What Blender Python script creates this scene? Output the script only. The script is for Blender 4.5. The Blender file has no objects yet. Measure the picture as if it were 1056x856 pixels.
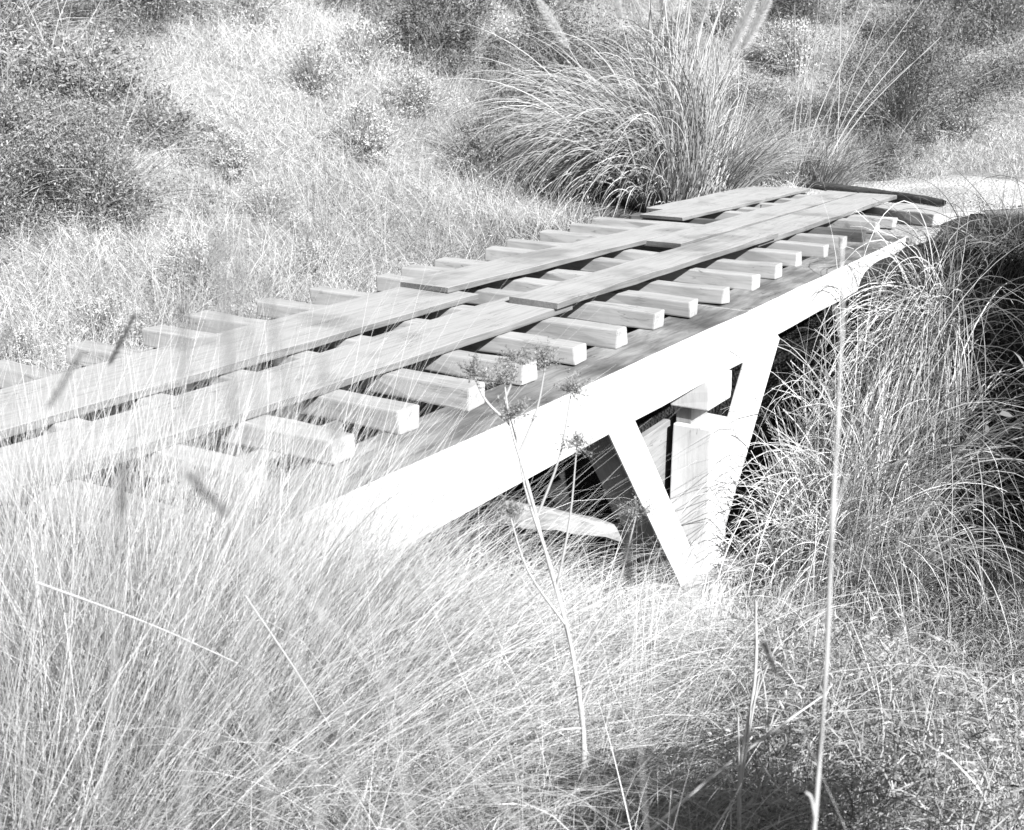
import bpy, bmesh, math, random
import numpy as np
from mathutils import Vector, Matrix, Euler

random.seed(7)
rng = np.random.default_rng(11)
S = bpy.context.scene
COL = S.collection

# ------------------------------------------------------------------ camera numbers
CAM = np.array([4.1, 0.0, 2.0])
PITCH = math.radians(17.03)
YAW = math.radians(32.92)
FH = np.array([-math.sin(YAW), math.cos(YAW)])      # horizontal view direction
RT = np.array([math.cos(YAW), math.sin(YAW)])       # to its right


def at(u, v):
    """u metres ahead of the tripod, v metres to the right -> world x, y"""
    return CAM[0] + u * FH[0] + v * RT[0], CAM[1] + u * FH[1] + v * RT[1]


# ------------------------------------------------------------------ bookkeeping
def tag(o, label=None, cat=None, group=None, kind=None):
    if label: o['label'] = label
    if cat: o['category'] = cat
    if group: o['group'] = group
    if kind: o['kind'] = kind
    return o


def empty(name, loc=(0, 0, 0), rz=0.0):
    o = bpy.data.objects.new(name, None)
    o.location = loc
    o.rotation_euler = (0, 0, rz)
    o.empty_display_size = .2
    COL.objects.link(o)
    return o


def link(name, me, parent=None, mats=()):
    o = bpy.data.objects.new(name, me)
    COL.objects.link(o)
    for m in mats: me.materials.append(m)
    if parent: o.parent = parent
    return o


# ------------------------------------------------------------------ materials (black-and-white photograph: all greys)
def new_mat(name):
    m = bpy.data.materials.new(name)
    m.use_nodes = True
    nt = m.node_tree
    nt.nodes.clear()
    out = nt.nodes.new('ShaderNodeOutputMaterial')
    return m, nt, out


def N(nt, kind, **kw):
    n = nt.nodes.new(kind)
    for k, v in kw.items():
        if k in n.inputs.keys() if isinstance(k, str) else False:
            n.inputs[k].default_value = v
        else:
            setattr(n, k, v)
    return n


def ramp(nt, stops):
    r = nt.nodes.new('ShaderNodeValToRGB')
    cr = r.color_ramp
    while len(cr.elements) < len(stops): cr.elements.new(.5)
    for e, (p, v) in zip(cr.elements, stops):
        e.position = p
        e.color = (v, v, v, 1)
    return r


def wood_mat(name, lo, mid, hi, grain=14.0, rough=.85, bump=.25, stain=None, knots=True):
    """weathered timber, grain along the local X axis"""
    m, nt, out = new_mat(name)
    L = nt.links.new
    tc = N(nt, 'ShaderNodeTexCoord')
    oi = N(nt, 'ShaderNodeObjectInfo')
    off = N(nt, 'ShaderNodeVectorMath', operation='SCALE')
    cmb = N(nt, 'ShaderNodeCombineXYZ')
    for i in range(3): L(oi.outputs['Random'], cmb.inputs[i])
    L(cmb.outputs[0], off.inputs[0]); off.inputs['Scale'].default_value = 37.0
    add = N(nt, 'ShaderNodeVectorMath', operation='ADD')
    L(tc.outputs['Object'], add.inputs[0]); L(off.outputs[0], add.inputs[1])
    mp = N(nt, 'ShaderNodeMapping'); mp.inputs['Scale'].default_value = (.9, grain, grain)
    L(add.outputs[0], mp.inputs['Vector'])
    n1 = N(nt, 'ShaderNodeTexNoise'); n1.inputs['Scale'].default_value = 2.2; n1.inputs['Detail'].default_value = 7; n1.inputs['Roughness'].default_value = .65; n1.inputs['Distortion'].default_value = .5
    L(mp.outputs[0], n1.inputs['Vector'])
    r1 = ramp(nt, [(.22, lo), (.5, mid), (.8, hi)])
    L(n1.outputs['Fac'], r1.inputs[0])
    n2 = N(nt, 'ShaderNodeTexNoise'); n2.inputs['Scale'].default_value = 1.7; n2.inputs['Detail'].default_value = 5
    L(add.outputs[0], n2.inputs['Vector'])
    r2 = ramp(nt, [(.3, .62), (.55, 1.0), (.8, 1.08)] if stain is None else stain)
    L(n2.outputs['Fac'], r2.inputs[0])
    mx = N(nt, 'ShaderNodeMix', data_type='RGBA', blend_type='MULTIPLY'); mx.inputs[0].default_value = 1
    L(r1.outputs[0], mx.inputs[6]); L(r2.outputs[0], mx.inputs[7])
    last = mx.outputs[2]
    # drying cracks: thin dark lines along the grain
    mp3 = N(nt, 'ShaderNodeMapping'); mp3.inputs['Scale'].default_value = (.55, 7, 7)
    L(add.outputs[0], mp3.inputs['Vector'])
    n3 = N(nt, 'ShaderNodeTexNoise'); n3.inputs['Scale'].default_value = 3.1; n3.inputs['Detail'].default_value = 2
    L(mp3.outputs[0], n3.inputs['Vector'])
    r3 = ramp(nt, [(.485, 1), (.5, .3), (.515, 1)])
    L(n3.outputs['Fac'], r3.inputs[0])
    n4 = N(nt, 'ShaderNodeTexNoise'); n4.inputs['Scale'].default_value = 2.3
    L(add.outputs[0], n4.inputs['Vector'])
    r4 = ramp(nt, [(.52, 0), (.62, .8)])
    L(n4.outputs['Fac'], r4.inputs[0])
    mx3 = N(nt, 'ShaderNodeMix', data_type='RGBA', blend_type='MULTIPLY')
    L(r4.outputs[0], mx3.inputs[0]); L(last, mx3.inputs[6]); L(r3.outputs[0], mx3.inputs[7])
    last = mx3.outputs[2]
    b = N(nt, 'ShaderNodeBump'); b.inputs['Strength'].default_value = bump; b.inputs['Distance'].default_value = .012
    L(n1.outputs['Fac'], b.inputs['Height'])
    p = N(nt, 'ShaderNodeBsdfPrincipled'); p.inputs['Roughness'].default_value = rough
    p.inputs['Specular IOR Level'].default_value = .2
    L(last, p.inputs['Base Color']); L(b.outputs[0], p.inputs['Normal'])
    L(p.outputs[0], out.inputs[0])
    return m


def blade_mat(name, lo, hi, trans=.2):
    """thin leaf / straw, its tone differing from blade to blade"""
    m, nt, out = new_mat(name)
    L = nt.links.new
    a = N(nt, 'ShaderNodeAttribute'); a.attribute_name = 'tone'
    r = ramp(nt, [(0, lo), (1, hi)])
    L(a.outputs['Fac'], r.inputs[0])
    d = N(nt, 'ShaderNodeBsdfDiffuse'); t = N(nt, 'ShaderNodeBsdfTranslucent')
    L(r.outputs[0], d.inputs[0]); L(r.outputs[0], t.inputs[0])
    g = N(nt, 'ShaderNodeBsdfGlossy'); g.inputs['Roughness'].default_value = .45
    g.inputs[0].default_value = (.5, .5, .5, 1)
    mx = N(nt, 'ShaderNodeMixShader'); mx.inputs[0].default_value = trans
    L(d.outputs[0], mx.inputs[1]); L(t.outputs[0], mx.inputs[2])
    mg = N(nt, 'ShaderNodeMixShader'); mg.inputs[0].default_value = .05
    L(mx.outputs[0], mg.inputs[1]); L(g.outputs[0], mg.inputs[2])
    L(mg.outputs[0], out.inputs[0])
    return m


def ground_mat(name, lo, mid, hi, scale=9.0, bump=.6, ground_shade=False):
    m, nt, out = new_mat(name)
    L = nt.links.new
    tc = N(nt, 'ShaderNodeTexCoord')
    n1 = N(nt, 'ShaderNodeTexNoise'); n1.inputs['Scale'].default_value = scale; n1.inputs['Detail'].default_value = 9; n1.inputs['Roughness'].default_value = .7
    n2 = N(nt, 'ShaderNodeTexNoise'); n2.inputs['Scale'].default_value = .45; n2.inputs['Detail'].default_value = 4
    v = N(nt, 'ShaderNodeTexVoronoi'); v.inputs['Scale'].default_value = scale * 3.5
    for n in (n1, n2, v): L(tc.outputs['Object'], n.inputs['Vector'])
    r1 = ramp(nt, [(.28, lo), (.5, mid), (.72, hi)]); L(n1.outputs['Fac'], r1.inputs[0])
    r2 = ramp(nt, [(.3, .75), (.65, 1.1)]); L(n2.outputs['Fac'], r2.inputs[0])
    mx = N(nt, 'ShaderNodeMix', data_type='RGBA', blend_type='MULTIPLY'); mx.inputs[0].default_value = 1
    L(r1.outputs[0], mx.inputs[6]); L(r2.outputs[0], mx.inputs[7])
    h = N(nt, 'ShaderNodeMath', operation='ADD'); L(n1.outputs['Fac'], h.inputs[0]); L(v.outputs['Distance'], h.inputs[1])
    b = N(nt, 'ShaderNodeBump'); b.inputs['Strength'].default_value = bump; b.inputs['Distance'].default_value = .05
    L(h.outputs[0], b.inputs['Height'])
    p = N(nt, 'ShaderNodeBsdfPrincipled'); p.inputs['Roughness'].default_value = .95; p.inputs['Specular IOR Level'].default_value = .1
    last = mx.outputs[2]
    if ground_shade:      # shade of gully and thatch put into the ground colour, pale litter on the hillside
        a = N(nt, 'ShaderNodeAttribute'); a.attribute_name = 'ground_shade'
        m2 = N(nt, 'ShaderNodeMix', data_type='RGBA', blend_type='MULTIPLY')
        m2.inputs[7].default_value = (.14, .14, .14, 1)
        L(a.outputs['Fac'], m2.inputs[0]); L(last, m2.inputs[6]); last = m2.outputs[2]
    L(last, p.inputs['Base Color']); L(b.outputs[0], p.inputs['Normal'])
    L(p.outputs[0], out.inputs[0])
    return m


M = dict(
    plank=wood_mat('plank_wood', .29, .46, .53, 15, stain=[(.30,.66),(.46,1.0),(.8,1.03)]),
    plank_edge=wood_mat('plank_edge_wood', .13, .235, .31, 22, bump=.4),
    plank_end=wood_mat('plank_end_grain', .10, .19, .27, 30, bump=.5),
    tie=wood_mat('tie_wood', .33, .48, .55, 9, bump=.3, stain=[(.3, .8), (.55, 1.0), (.8, 1.05)]),
    tie_side=wood_mat('tie_side_wood', .30, .50, .58, 9, bump=.3, stain=[(.3, .85), (.55, 1.0), (.8, 1.05)]),
    tie_dark=wood_mat('dark_tie_wood', .08, .15, .25, 9, bump=.4),
    beam_top=wood_mat('beam_top_wood', .09, .24, .40, 6, bump=.5, stain=[(.3, .5), (.5, 1.0), (.72, 1.5)]),
    paint=wood_mat('white_painted_timber', .62, .80, .86, 6, rough=.7, bump=.25, stain=[(.25, .72), (.5, 1), (.8, 1.04)]),
    raw=wood_mat('raw_timber', .20, .33, .42, 10),
    dark=wood_mat('dark_timber', .03, .08, .16, 12, bump=.5),
    log=wood_mat('bleached_log', .24, .44, .58, 9, bump=.6),
    iron=wood_mat('rusty_iron', .02, .04, .07, 5, rough=.6),
    concrete=ground_mat('pale_concrete', .26, .46, .58, 5, .5),
    ground=ground_mat('dry_litter_ground', .16, .34, .52, 9, ground_shade=True),
    track=ground_mat('pale_dirt', .42, .62, .76, 6, .7),
    straw=blade_mat('dry_straw', .17, .84, .06),
    straw_far=blade_mat('hillside_straw', .04, .86, .1),
    reed=blade_mat('reed_leaf', .05, .66, .06),
    reed_dark=blade_mat('hanging_leaf', .06, .74, .05),
    twig=blade_mat('shrub_twig', .12, .60, .1),
    leaf=blade_mat('shrub_leaf', .05, .50, .08),
    leaf_dark=blade_mat('dark_shrub_leaf', .03, .34, .08),
    reed_shade=blade_mat('shade_toned_leaf', .01, .22, .05),  # reed tone darkened to paint the shade of the right bank
    plume=blade_mat('plume_hair', .8, .93, .5),
    stalk=blade_mat('dry_stalk', .36, .62, .0),
    head=blade_mat('seed_head_hair', .10, .30, .15),
    weed=blade_mat('weed_leaf', .12, .62, .1),
)


# ------------------------------------------------------------------ terrain
def sstep(a, b, x):
    t = np.clip((x - a) / (b - a), 0, 1)
    return t * t * (3 - 2 * t)


def wob(x, y):
    return (.06 * np.sin(1.9 * x + .7 * y) + .05 * np.sin(-.8 * x + 2.3 * y + 1.3) + .03 * np.sin(4.1 * x + 3.3 * y + .4)
            + .02 * np.sin(6.3 * x - 5.1 * y))


def height(x, y):
    x = np.asarray(x, float); y = np.asarray(y, float)
    u = (x - CAM[0]) * FH[0] + (y - CAM[1]) * FH[1]
    # near bank: highest round the tripod
    d = np.hypot(x - 4.4, y + .6)
    near = -.55 + .95 * (1 - sstep(.5, 4.6, d))
    far = -.10 + 0 * x
    z = near + (far - near) * sstep(8, 15.5, y)
    # gully under the bridge, dying out behind it to the left
    deep = .35 + 2.0 * sstep(-5.5, -1.5, x)
    prof = sstep(3.6, 8.2, y + .12 * x) * (1 - sstep(11.3 + .9 * sstep(1.2, 2.2, x), 13.2 + .9 * sstep(1.2, 2.2, x), y))
    z = z - deep * prof
    # hillside beyond and to the left
    left = np.maximum(-3.9 - x, 0)
    rise = .30 * left * sstep(0, 5, left) + .012 * np.maximum(left - 4, 0) ** 1.3
    back = np.maximum(y - 23.5, 0)
    rise2 = .30 * back * sstep(0, 7, back)
    z = z + np.minimum(np.hypot(rise, rise2), 26.0)
    z = z + wob(x, y) * (.45 + .8 * sstep(3, 12, rise + rise2))
    # keep the deck clear of earth
    under = sstep(-4.0, -3.2, x) * (1 - sstep(.4, 1.1, x)) * sstep(1.0, 2.2, y) * (1 - sstep(15.5, 16.4, y))
    z = z - under * .12
    return z


def grid_mesh(name, xs, ys):
    X, Y = np.meshgrid(xs, ys)
    Z = height(X, Y)
    co = np.stack([X, Y, Z], -1).reshape(-1, 3)
    nx, ny = len(xs), len(ys)
    i = np.arange(nx * ny).reshape(ny, nx)
    q = np.stack([i[:-1, :-1], i[:-1, 1:], i[1:, 1:], i[1:, :-1]], -1).reshape(-1, 4)
    return np_mesh(name, co, q)


def np_mesh(name, co, quads, tone=None, smooth=True):
    me = bpy.data.meshes.new(name)
    co = np.ascontiguousarray(co, np.float32); quads = np.ascontiguousarray(quads, np.int32)
    me.vertices.add(len(co)); me.vertices.foreach_set('co', co.ravel())
    k = quads.shape[1]
    me.loops.add(quads.size); me.loops.foreach_set('vertex_index', quads.ravel())
    me.polygons.add(len(quads))
    me.polygons.foreach_set('loop_start', np.arange(0, quads.size, k, dtype=np.int32))
    if smooth: me.polygons.foreach_set('use_smooth', np.ones(len(quads), bool))
    me.update(calc_edges=True)
    if tone is not None:
        a = me.attributes.new('tone', 'FLOAT', 'POINT')
        a.data.foreach_set('value', np.ascontiguousarray(tone, np.float32))
    return me


xs = np.concatenate([np.linspace(-70, -12, 80)[:-1], np.linspace(-12, 9, 150)[:-1], np.linspace(9, 45, 40)])
ys = np.concatenate([np.linspace(-14, -3, 25)[:-1], np.linspace(-3, 26, 200)[:-1], np.linspace(26, 95, 80)])
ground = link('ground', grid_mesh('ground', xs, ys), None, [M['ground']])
gx, gy = np.meshgrid(xs, ys)
shade_v = 1 - sstep(.0, 1.6, np.maximum(-3.3 - gx, 0) + np.maximum(gy - 16.6, 0))  # painted shade over the near ground, fading out toward the hillside
at_ = ground.data.attributes.new('ground_shade', 'FLOAT', 'POINT'); at_.data.foreach_set('value', shade_v.ravel().astype(np.float32))
tag(ground, 'pale litter strewn ground falling into a gully and rising to a hillside', 'ground', kind='structure')

# pale dirt track leaving the far end of the bridge
cl = [(-1.3, 17.2), (-.9, 19.0), (.4, 20.8), (2.6, 22.0), (5.5, 22.6), (9, 22.8), (14, 22.7)]
hw = [1.9, 2.0, 1.9, 2.0, 1.8, 1.8, 1.8]
co, fq = [], []
pts = []
for i in range(len(cl) - 1):
    for k in range(12):
        t = k / 12
        pts.append((cl[i][0] * (1 - t) + cl[i + 1][0] * t, cl[i][1] * (1 - t) + cl[i + 1][1] * t, hw[i] * (1 - t) + hw[i + 1] * t))
for i, (x, y, w) in enumerate(pts):
    a = pts[max(i - 2, 0)]; b = pts[min(i + 2, len(pts) - 1)]
    tx, ty = b[0] - a[0], b[1] - a[1]; l = math.hypot(tx, ty); nx_, ny_ = -ty / l, tx / l
    for j in range(13):
        s = (j / 12 * 2 - 1) * w * (1 + .08 * math.sin(i * .9 + j))
        px, py = x + nx_ * s, y + ny_ * s
        co.append((px, py, float(height(px, py)) + .03 - .02 * abs(j / 6 - 1) ** 3))
for i in range(len(pts) - 1):
    for j in range(12):
        fq.append((i * 13 + j, i * 13 + j + 1, (i + 1) * 13 + j + 1, (i + 1) * 13 + j))
tr = link('dirt_track', np_mesh('dirt_track', np.array(co), np.array(fq)), None, [M['track']])
tag(tr, 'bright bare dirt track beyond the far end of the bridge', 'track', kind='structure')


# ------------------------------------------------------------------ timbers
def timber(name, p0, p1, w, h, mats, parent=None, up=(0, 0, 1), jit=.006, bev=.008, cuts=6, mat_fn=None, taper=1.0):
    """squared timber from p0 to p1 (axis of its centre line), w across, h along `up`"""
    p0, p1 = Vector(p0), Vector(p1)
    ax = (p1 - p0); Lg = ax.length; ax.normalize()
    upv = Vector(up); side = upv.cross(ax).normalized(); upv = ax.cross(side).normalized()
    bm = bmesh.new()
    rings = []
    rr = random.Random(hash((round(p0.x, 3), round(p0.y, 3), round(p1.y, 3), w)) & 0xffff)
    for i in range(cuts + 1):
        t = i / cuts - .5
        s = 1 + (taper - 1) * (i / cuts)
        ring = []
        for (a, b) in ((-1, -1), (1, -1), (1, 1), (-1, 1)):
            ring.append(bm.verts.new((t * Lg + (rr.uniform(-jit, jit) if 0 < i < cuts else rr.uniform(-jit, jit) * 1.5),
                                      a * w / 2 * s + rr.uniform(-jit, jit), b * h / 2 * s + rr.uniform(-jit, jit))))
        rings.append(ring)
    for i in range(cuts):
        for j in range(4):
            bm.faces.new((rings[i][j], rings[i][(j + 1) % 4], rings[i + 1][(j + 1) % 4], rings[i + 1][j]))
    bm.faces.new(rings[0][::-1]); bm.faces.new(rings[-1])
    bmesh.ops.recalc_face_normals(bm, faces=bm.faces)
    if bev:
        ed = [e for e in bm.edges if e.calc_face_angle(0) > .6]
        bmesh.ops.bevel(bm, geom=ed, offset=bev, segments=2, affect='EDGES', profile=.6)
    bm.normal_update()
    if mat_fn:
        for f in bm.faces: f.material_index = mat_fn(f.normal)
    me = bpy.data.meshes.new(name)
    bm.to_mesh(me); bm.free()
    o = link(name, me, parent, mats)
    mat = Matrix((ax, side, upv)).transposed().to_4x4()
    mat.translation = (p0 + p1) / 2
    o.matrix_local = mat
    return o


def tube_np(path, radii, sides=6):
    path = np.asarray(path, float); n = len(path)
    rad = np.asarray(radii, float) if np.ndim(radii) else np.full(n, radii)
    tan = np.gradient(path, axis=0); tan /= np.linalg.norm(tan, axis=1)[:, None] + 1e-9
    ref = np.array([.31, .95, .05]); a = np.cross(tan, ref); a /= np.linalg.norm(a, axis=1)[:, None] + 1e-9
    b = np.cross(tan, a)
    th = np.linspace(0, 2 * np.pi, sides, endpoint=False)
    v = path[:, None, :] + rad[:, None, None] * (np.cos(th)[None, :, None] * a[:, None, :] + np.sin(th)[None, :, None] * b[:, None, :])
    i = np.arange(n * sides).reshape(n, sides)
    q = np.stack([i[:-1], np.roll(i[:-1], -1, 1), np.roll(i[1:], -1, 1), i[1:]], -1).reshape(-1, 4)
    return v.reshape(-1, 3), q


def join(parts):
    """[(co, quads, tone)] -> one set"""
    cs, qs, ts, off = [], [], [], 0
    for c, q, t in parts:
        cs.append(c); qs.append(q + off); off += len(c)
        ts.append(np.full(len(c), t) if np.ndim(t) == 0 else t)
    return np.concatenate(cs), np.concatenate(qs), np.concatenate(ts)


def smooth_path(pts, n):
    pts = np.asarray(pts, float)
    P = np.vstack([2 * pts[0] - pts[1], pts, 2 * pts[-1] - pts[-2]])
    out = []
    m = len(pts) - 1
    for s in np.linspace(0, m - 1e-6, n):
        i = int(s); t = s - i
        p0, p1, p2, p3 = P[i], P[i + 1], P[i + 2], P[i + 3]
        out.append(.5 * ((2 * p1) + (-p0 + p2) * t + (2 * p0 - 5 * p1 + 4 * p2 - p3) * t * t + (-p0 + 3 * p1 - 3 * p2 + p3) * t ** 3))
    return np.array(out)


# ------------------------------------------------------------------ the bridge
bridge = empty('timber_bridge', (0, 0, 0))
tag(bridge, 'weathered timber bridge of open ties with two plank runways and a white side beam', 'bridge')

# main side beam, two lengths meeting over the bent: pale outer face, weathered top
side_fn = lambda n: 1 if n.z > .8 else 0
b1 = timber('stringer', (.07, 1.2, -.383), (.07, 9.70, -.388), .5, .46, [M['paint'], M['beam_top']], bridge, mat_fn=side_fn, cuts=10)
b2 = timber('stringer', (.07, 9.706, -.343), (.07, 14.80, -.315), .5, .37, [M['paint'], M['beam_top']], bridge, mat_fn=side_fn, cuts=8)
for x in (-1.45, -2.85):
    timber('stringer', (x, 1.2, -.365), (x, 14.8, -.365), .35, .42, [M['raw']], bridge, cuts=8)

# cross ties
tie_y = [1.45, 2.1, 2.77, 3.42, 4.07, 4.72, 5.37, 6.02, 6.67, 7.32, 7.95, 8.70, 9.28, 9.89, 10.72, 11.37, 12.2, 12.91, 13.6, 14.22, 15.09, 15.6, 16.2, 16.9, 17.55]
tie_x = [0, .03, -.02, .04, 0, .03, -.043, .004, 0, .014, .028, -.028, .052, .075, -.004, .02, -.06, -.026, -.07, .03, -.07, .002, -.7, -.75, -.8]
tie_l = [-3.1, -3.05, -3.2, -3.1, -3.05, -3.15, -3.15, -3.1, -3.2, -3.13, -3.1, -3.0, -3.1, -3.14, -3.1, -3.2, -3.3, -3.26, -3.33, -3.1, -3.2, -3.1, -3.2, -3.1, -3.2]
tfn = lambda n: 1 if abs(n.x) > .7 else 0
for i, (y, x, xl) in enumerate(zip(tie_y, tie_x, tie_l)):
    w = random.uniform(.165, .20); h = random.uniform(.138, .150)
    sk = random.uniform(-.05, .05)
    dark = abs(y - 14.22) < .01
    # local X points toward the near-side end, so grain follows the tie
    o = timber('tie', (xl, y - w / 2 - sk, -h / 2 + random.uniform(-.012, .003)), (x + random.uniform(-.03, .03), y - w / 2, -h / 2 - random.uniform(0, .008)), w, h,
               [M['tie_dark'] if dark else M['tie'], M['tie_dark'] if dark else M['tie_side']], bridge, jit=.009, bev=.014, cuts=7, mat_fn=tfn)
    if dark: o['label'] = 'dark stained tie near the far end of the beam'
    # spikes left standing in some ties
    if i in (8, 10, 12, 13, 14, 15, 18):
        xx = x - random.uniform(.30, .42)
        c, q = tube_np([(0, 0, -.03), (0, .002, .04), (.004, .0, .085)], [.006, .006, .007], 6)
        c2, q2 = tube_np([(.004, 0, .083), (.004, 0, .092)], [.014, .012], 8)
        cc, qq, tt = join([(c, q, .5), (c2, q2, .5)])
        n = link('spike', np_mesh('spike', cc, qq, tt), o, [M['iron']])
        n.matrix_local = o.matrix_local.inverted() @ Matrix.Translation((xx, y - w * .45, .0))

# loose plank runways; the second length of each lies on the end of the first
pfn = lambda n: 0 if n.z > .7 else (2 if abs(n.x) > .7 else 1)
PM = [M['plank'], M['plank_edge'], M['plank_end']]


def plank(x0, y0, x1, y1, w, z0, z1, th=.055, lab=None):
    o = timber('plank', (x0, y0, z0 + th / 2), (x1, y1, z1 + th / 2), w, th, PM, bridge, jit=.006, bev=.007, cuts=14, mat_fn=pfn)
    if lab: o['label'] = lab
    return o


plank(-1.91, 1.0, -1.89, 8.16, .74, .002, .004)
plank(-1.99, 8.0, -1.90, 12.95, .53, .060, .006, lab='plank of the left runway lying over the end of the nearer plank')
plank(-1.47, 11.62, -1.36, 17.5, .46, .004, .02)
plank(-2.50, 13.7, -2.3, 17.9, .62, .003, .003, th=.04)
plank(-2.86, 14.4, -2.75, 17.8, .40, .003, .003, th=.035)
plank(-.99, 1.0, -.93, 8.24, .60, .002, .004)
plank(-.835, 7.93, -.76, 12.62, .47, .060, .060, lab='plank of the right runway lying over the end of the nearer plank')
plank(-.86, 12.2, -.82, 17.45, .56, .003, .02)

# bent: post, two raking struts and what is left of the inner boarding
timber('post', (.21, 9.06, -2.75), (.21, 9.06, -1.02), .44, .36, [M['paint']], bridge, up=(1, 0, 0), jit=.004, bev=.012, cuts=5)
timber('post', (.10, 9.07, -1.02), (.10, 9.07, -.86), .34, .14, [M['raw']], bridge, up=(1, 0, 0), jit=.002, bev=.004, cuts=2)
timber('corbel', (.18, 9.06, -.86), (.18, 9.06, -.600), .48, .36, [M['paint']], bridge, up=(1, 0, 0), jit=.004, bev=.012, cuts=3)
timber('brace', (.158, 7.22, -.45), (.158, 8.80, -2.45), .33, .31, [M['paint'], M['raw']], bridge, up=(1, 0, 0), jit=.004, bev=.014, cuts=6, mat_fn=lambda n: 0 if n.z > .6 else 1)  # sides take the darker timber to paint the shaded underside
timber('brace', (.281, 10.33, -.42), (.281, 9.00, -2.32), .56, .07, [M['paint']], bridge, up=(1, 0, 0), jit=.004, bev=.014, cuts=6)
timber('board', (-.07, 8.24, -1.50), (-.07, 9.10, -1.46), .88, .06, [M['raw']], bridge, up=(1, 0, 0), jit=.004, bev=.004, cuts=3)
timber('post', (-2.85, 9.05, -2.75), (-2.85, 9.05, -.56), .36, .30, [M['raw']], bridge, up=(1, 0, 0), jit=.004, bev=.012, cuts=4)
timber('cap', (-2.6, 9.6, -.665), (.02, 9.6, -.665), .22, .20, [M['dark']], bridge, jit=.004, bev=.012, cuts=4)

# footing, abutment, end timber, log
foot = timber('concrete_footing', (.28, 8.15, -2.78), (.28, 9.45, -2.82), .62, .84, [M['concrete']], None, jit=.03, bev=.03, cuts=4)
tag(foot, 'pale square footing half buried in grass under the white bridge post', 'footing')
ab = timber('bridge_abutment', (-3.2, 15.62, -.66), (.42, 15.50, -.66), 1.1, 1.0, [M['concrete']], None, jit=.02, bev=.03, cuts=5)
tag(ab, 'pale block under the far end of the bridge deck', 'abutment')
et = timber('end_timber', (-.62, 16.85, -.075), (.50, 16.33, -.075), .75, .17, [M['tie_side']], None, jit=.012, bev=.015, cuts=4)
tag(et, 'short wide whitish timber at the far right end of the bridge', 'timber')
pth = smooth_path([(-3.3, 19.1, .0), (-2.3, 18.75, .0), (-1.2, 18.3, .0), (.05, 17.75, -.03)], 14)
c, q = tube_np(pth, [.05, .065, .07, .066, .07, .07, .074, .07, .07, .066, .07, .07, .065, .05], 9)
dl = link('sill_log', np_mesh('sill_log', c + rng.normal(0, .006, c.shape), q, np.full(len(c), .3)), None, [M['dark']])
tag(dl, 'dark log lying across the far end of the plank runways', 'log')
lg = timber('fallen_timber', (-.12, 6.50, -1.10), (-.12, 8.32, -1.90), .22, .17, [M['log']], None, jit=.014, bev=.035, cuts=7, taper=.8)
tag(lg, 'bleached squared timber propped aslant below the beam beside the raking strut', 'timber')


# ------------------------------------------------------------------ grass
def blades(roots, dirs, length, width, droop, K=6, wind=(0, 0, 0), clamp=.02, curl=.0, tone=None, tip=.12, bend_pow=1.0):
    n = len(roots)
    p = roots.astype(float).copy(); d = dirs / np.linalg.norm(dirs, axis=1)[:, None]
    step = (length / K)[:, None]
    wind = np.asarray(wind, float)
    pts = [p.copy()]; tans = [d.copy()]
    cv = rng.normal(0, 1, (n, 3)) * curl
    for k in range(1, K + 1):
        f = (k / K) ** bend_pow
        d = d + np.array([0, 0, -1.0]) * (droop / K * 2 * f)[:, None] + wind * (2 * f / K) + cv / K
        d /= np.linalg.norm(d, axis=1)[:, None]
        p = p + d * step
        if clamp is not None:
            zt = height(p[:, 0], p[:, 1]) + clamp
            low = p[:, 2] < zt
            p[:, 2] = np.where(low, zt + rng.random(n) * .03, p[:, 2])
            d[:, 2] = np.where(low, np.maximum(d[:, 2], -.05), d[:, 2])
        pts.append(p.copy()); tans.append(d.copy())
    P = np.stack(pts, 1); T = np.stack(tans, 1)
    th = rng.random(n) * 2 * np.pi
    rv = np.stack([np.cos(th), np.sin(th), rng.normal(0, .25, n)], 1)
    sd = np.cross(T, rv[:, None, :]); sd /= np.linalg.norm(sd, axis=2)[:, :, None] + 1e-9
    prof = np.array([max(tip, (1 - (k / K) ** 2.2)) * (.75 if k == 0 else 1) for k in range(K + 1)])
    hwid = width[:, None, None] * prof[None, :, None] * .5
    V = np.stack([P - sd * hwid, P + sd * hwid], 2)            # n, K+1, 2, 3
    i = np.arange(n * (K + 1) * 2).reshape(n, K + 1, 2)
    Q = np.stack([i[:, :-1, 0], i[:, :-1, 1], i[:, 1:, 1], i[:, 1:, 0]], -1).reshape(-1, 4)
    if tone is None: tone = np.clip(rng.normal(.55, .25, n), 0, 1)
    return V.reshape(-1, 3), Q, np.repeat(tone, (K + 1) * 2)


def tussock(cx, cy, n, rad, length, width, spread, droop, lean=(0, 0), K=8, tone=.6, curl=.15, zoff=0.0, wind=(0, 0, 0), clamp=.02, lvar=.25, up=1.0, jit=.16):
    r = rad * np.sqrt(rng.random(n)); a = rng.random(n) * 2 * np.pi
    x = cx + r * np.cos(a); y = cy + r * np.sin(a)
    z = height(x, y) - .03 + zoff
    k = r / rad
    dx = np.cos(a) * spread * (.25 + .75 * k) + rng.normal(0, jit, n) + lean[0]
    dy = np.sin(a) * spread * (.25 + .75 * k) + rng.normal(0, jit, n) + lean[1]
    d = np.stack([dx, dy, np.full(n, up) + rng.normal(0, .08, n)], 1)
    ln = length * np.clip(rng.normal(1, lvar, n), .35, 1.6)
    wd = width * rng.uniform(.55, 1.3, n)
    dr = droop * rng.uniform(.45, 1.5, n)
    tn = np.clip(rng.normal(tone, .24, n), 0, 1)
    return blades(np.stack([x, y, z], 1), d, ln, wd, dr, K, wind=wind, curl=curl, tone=tn, clamp=clamp)


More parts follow.
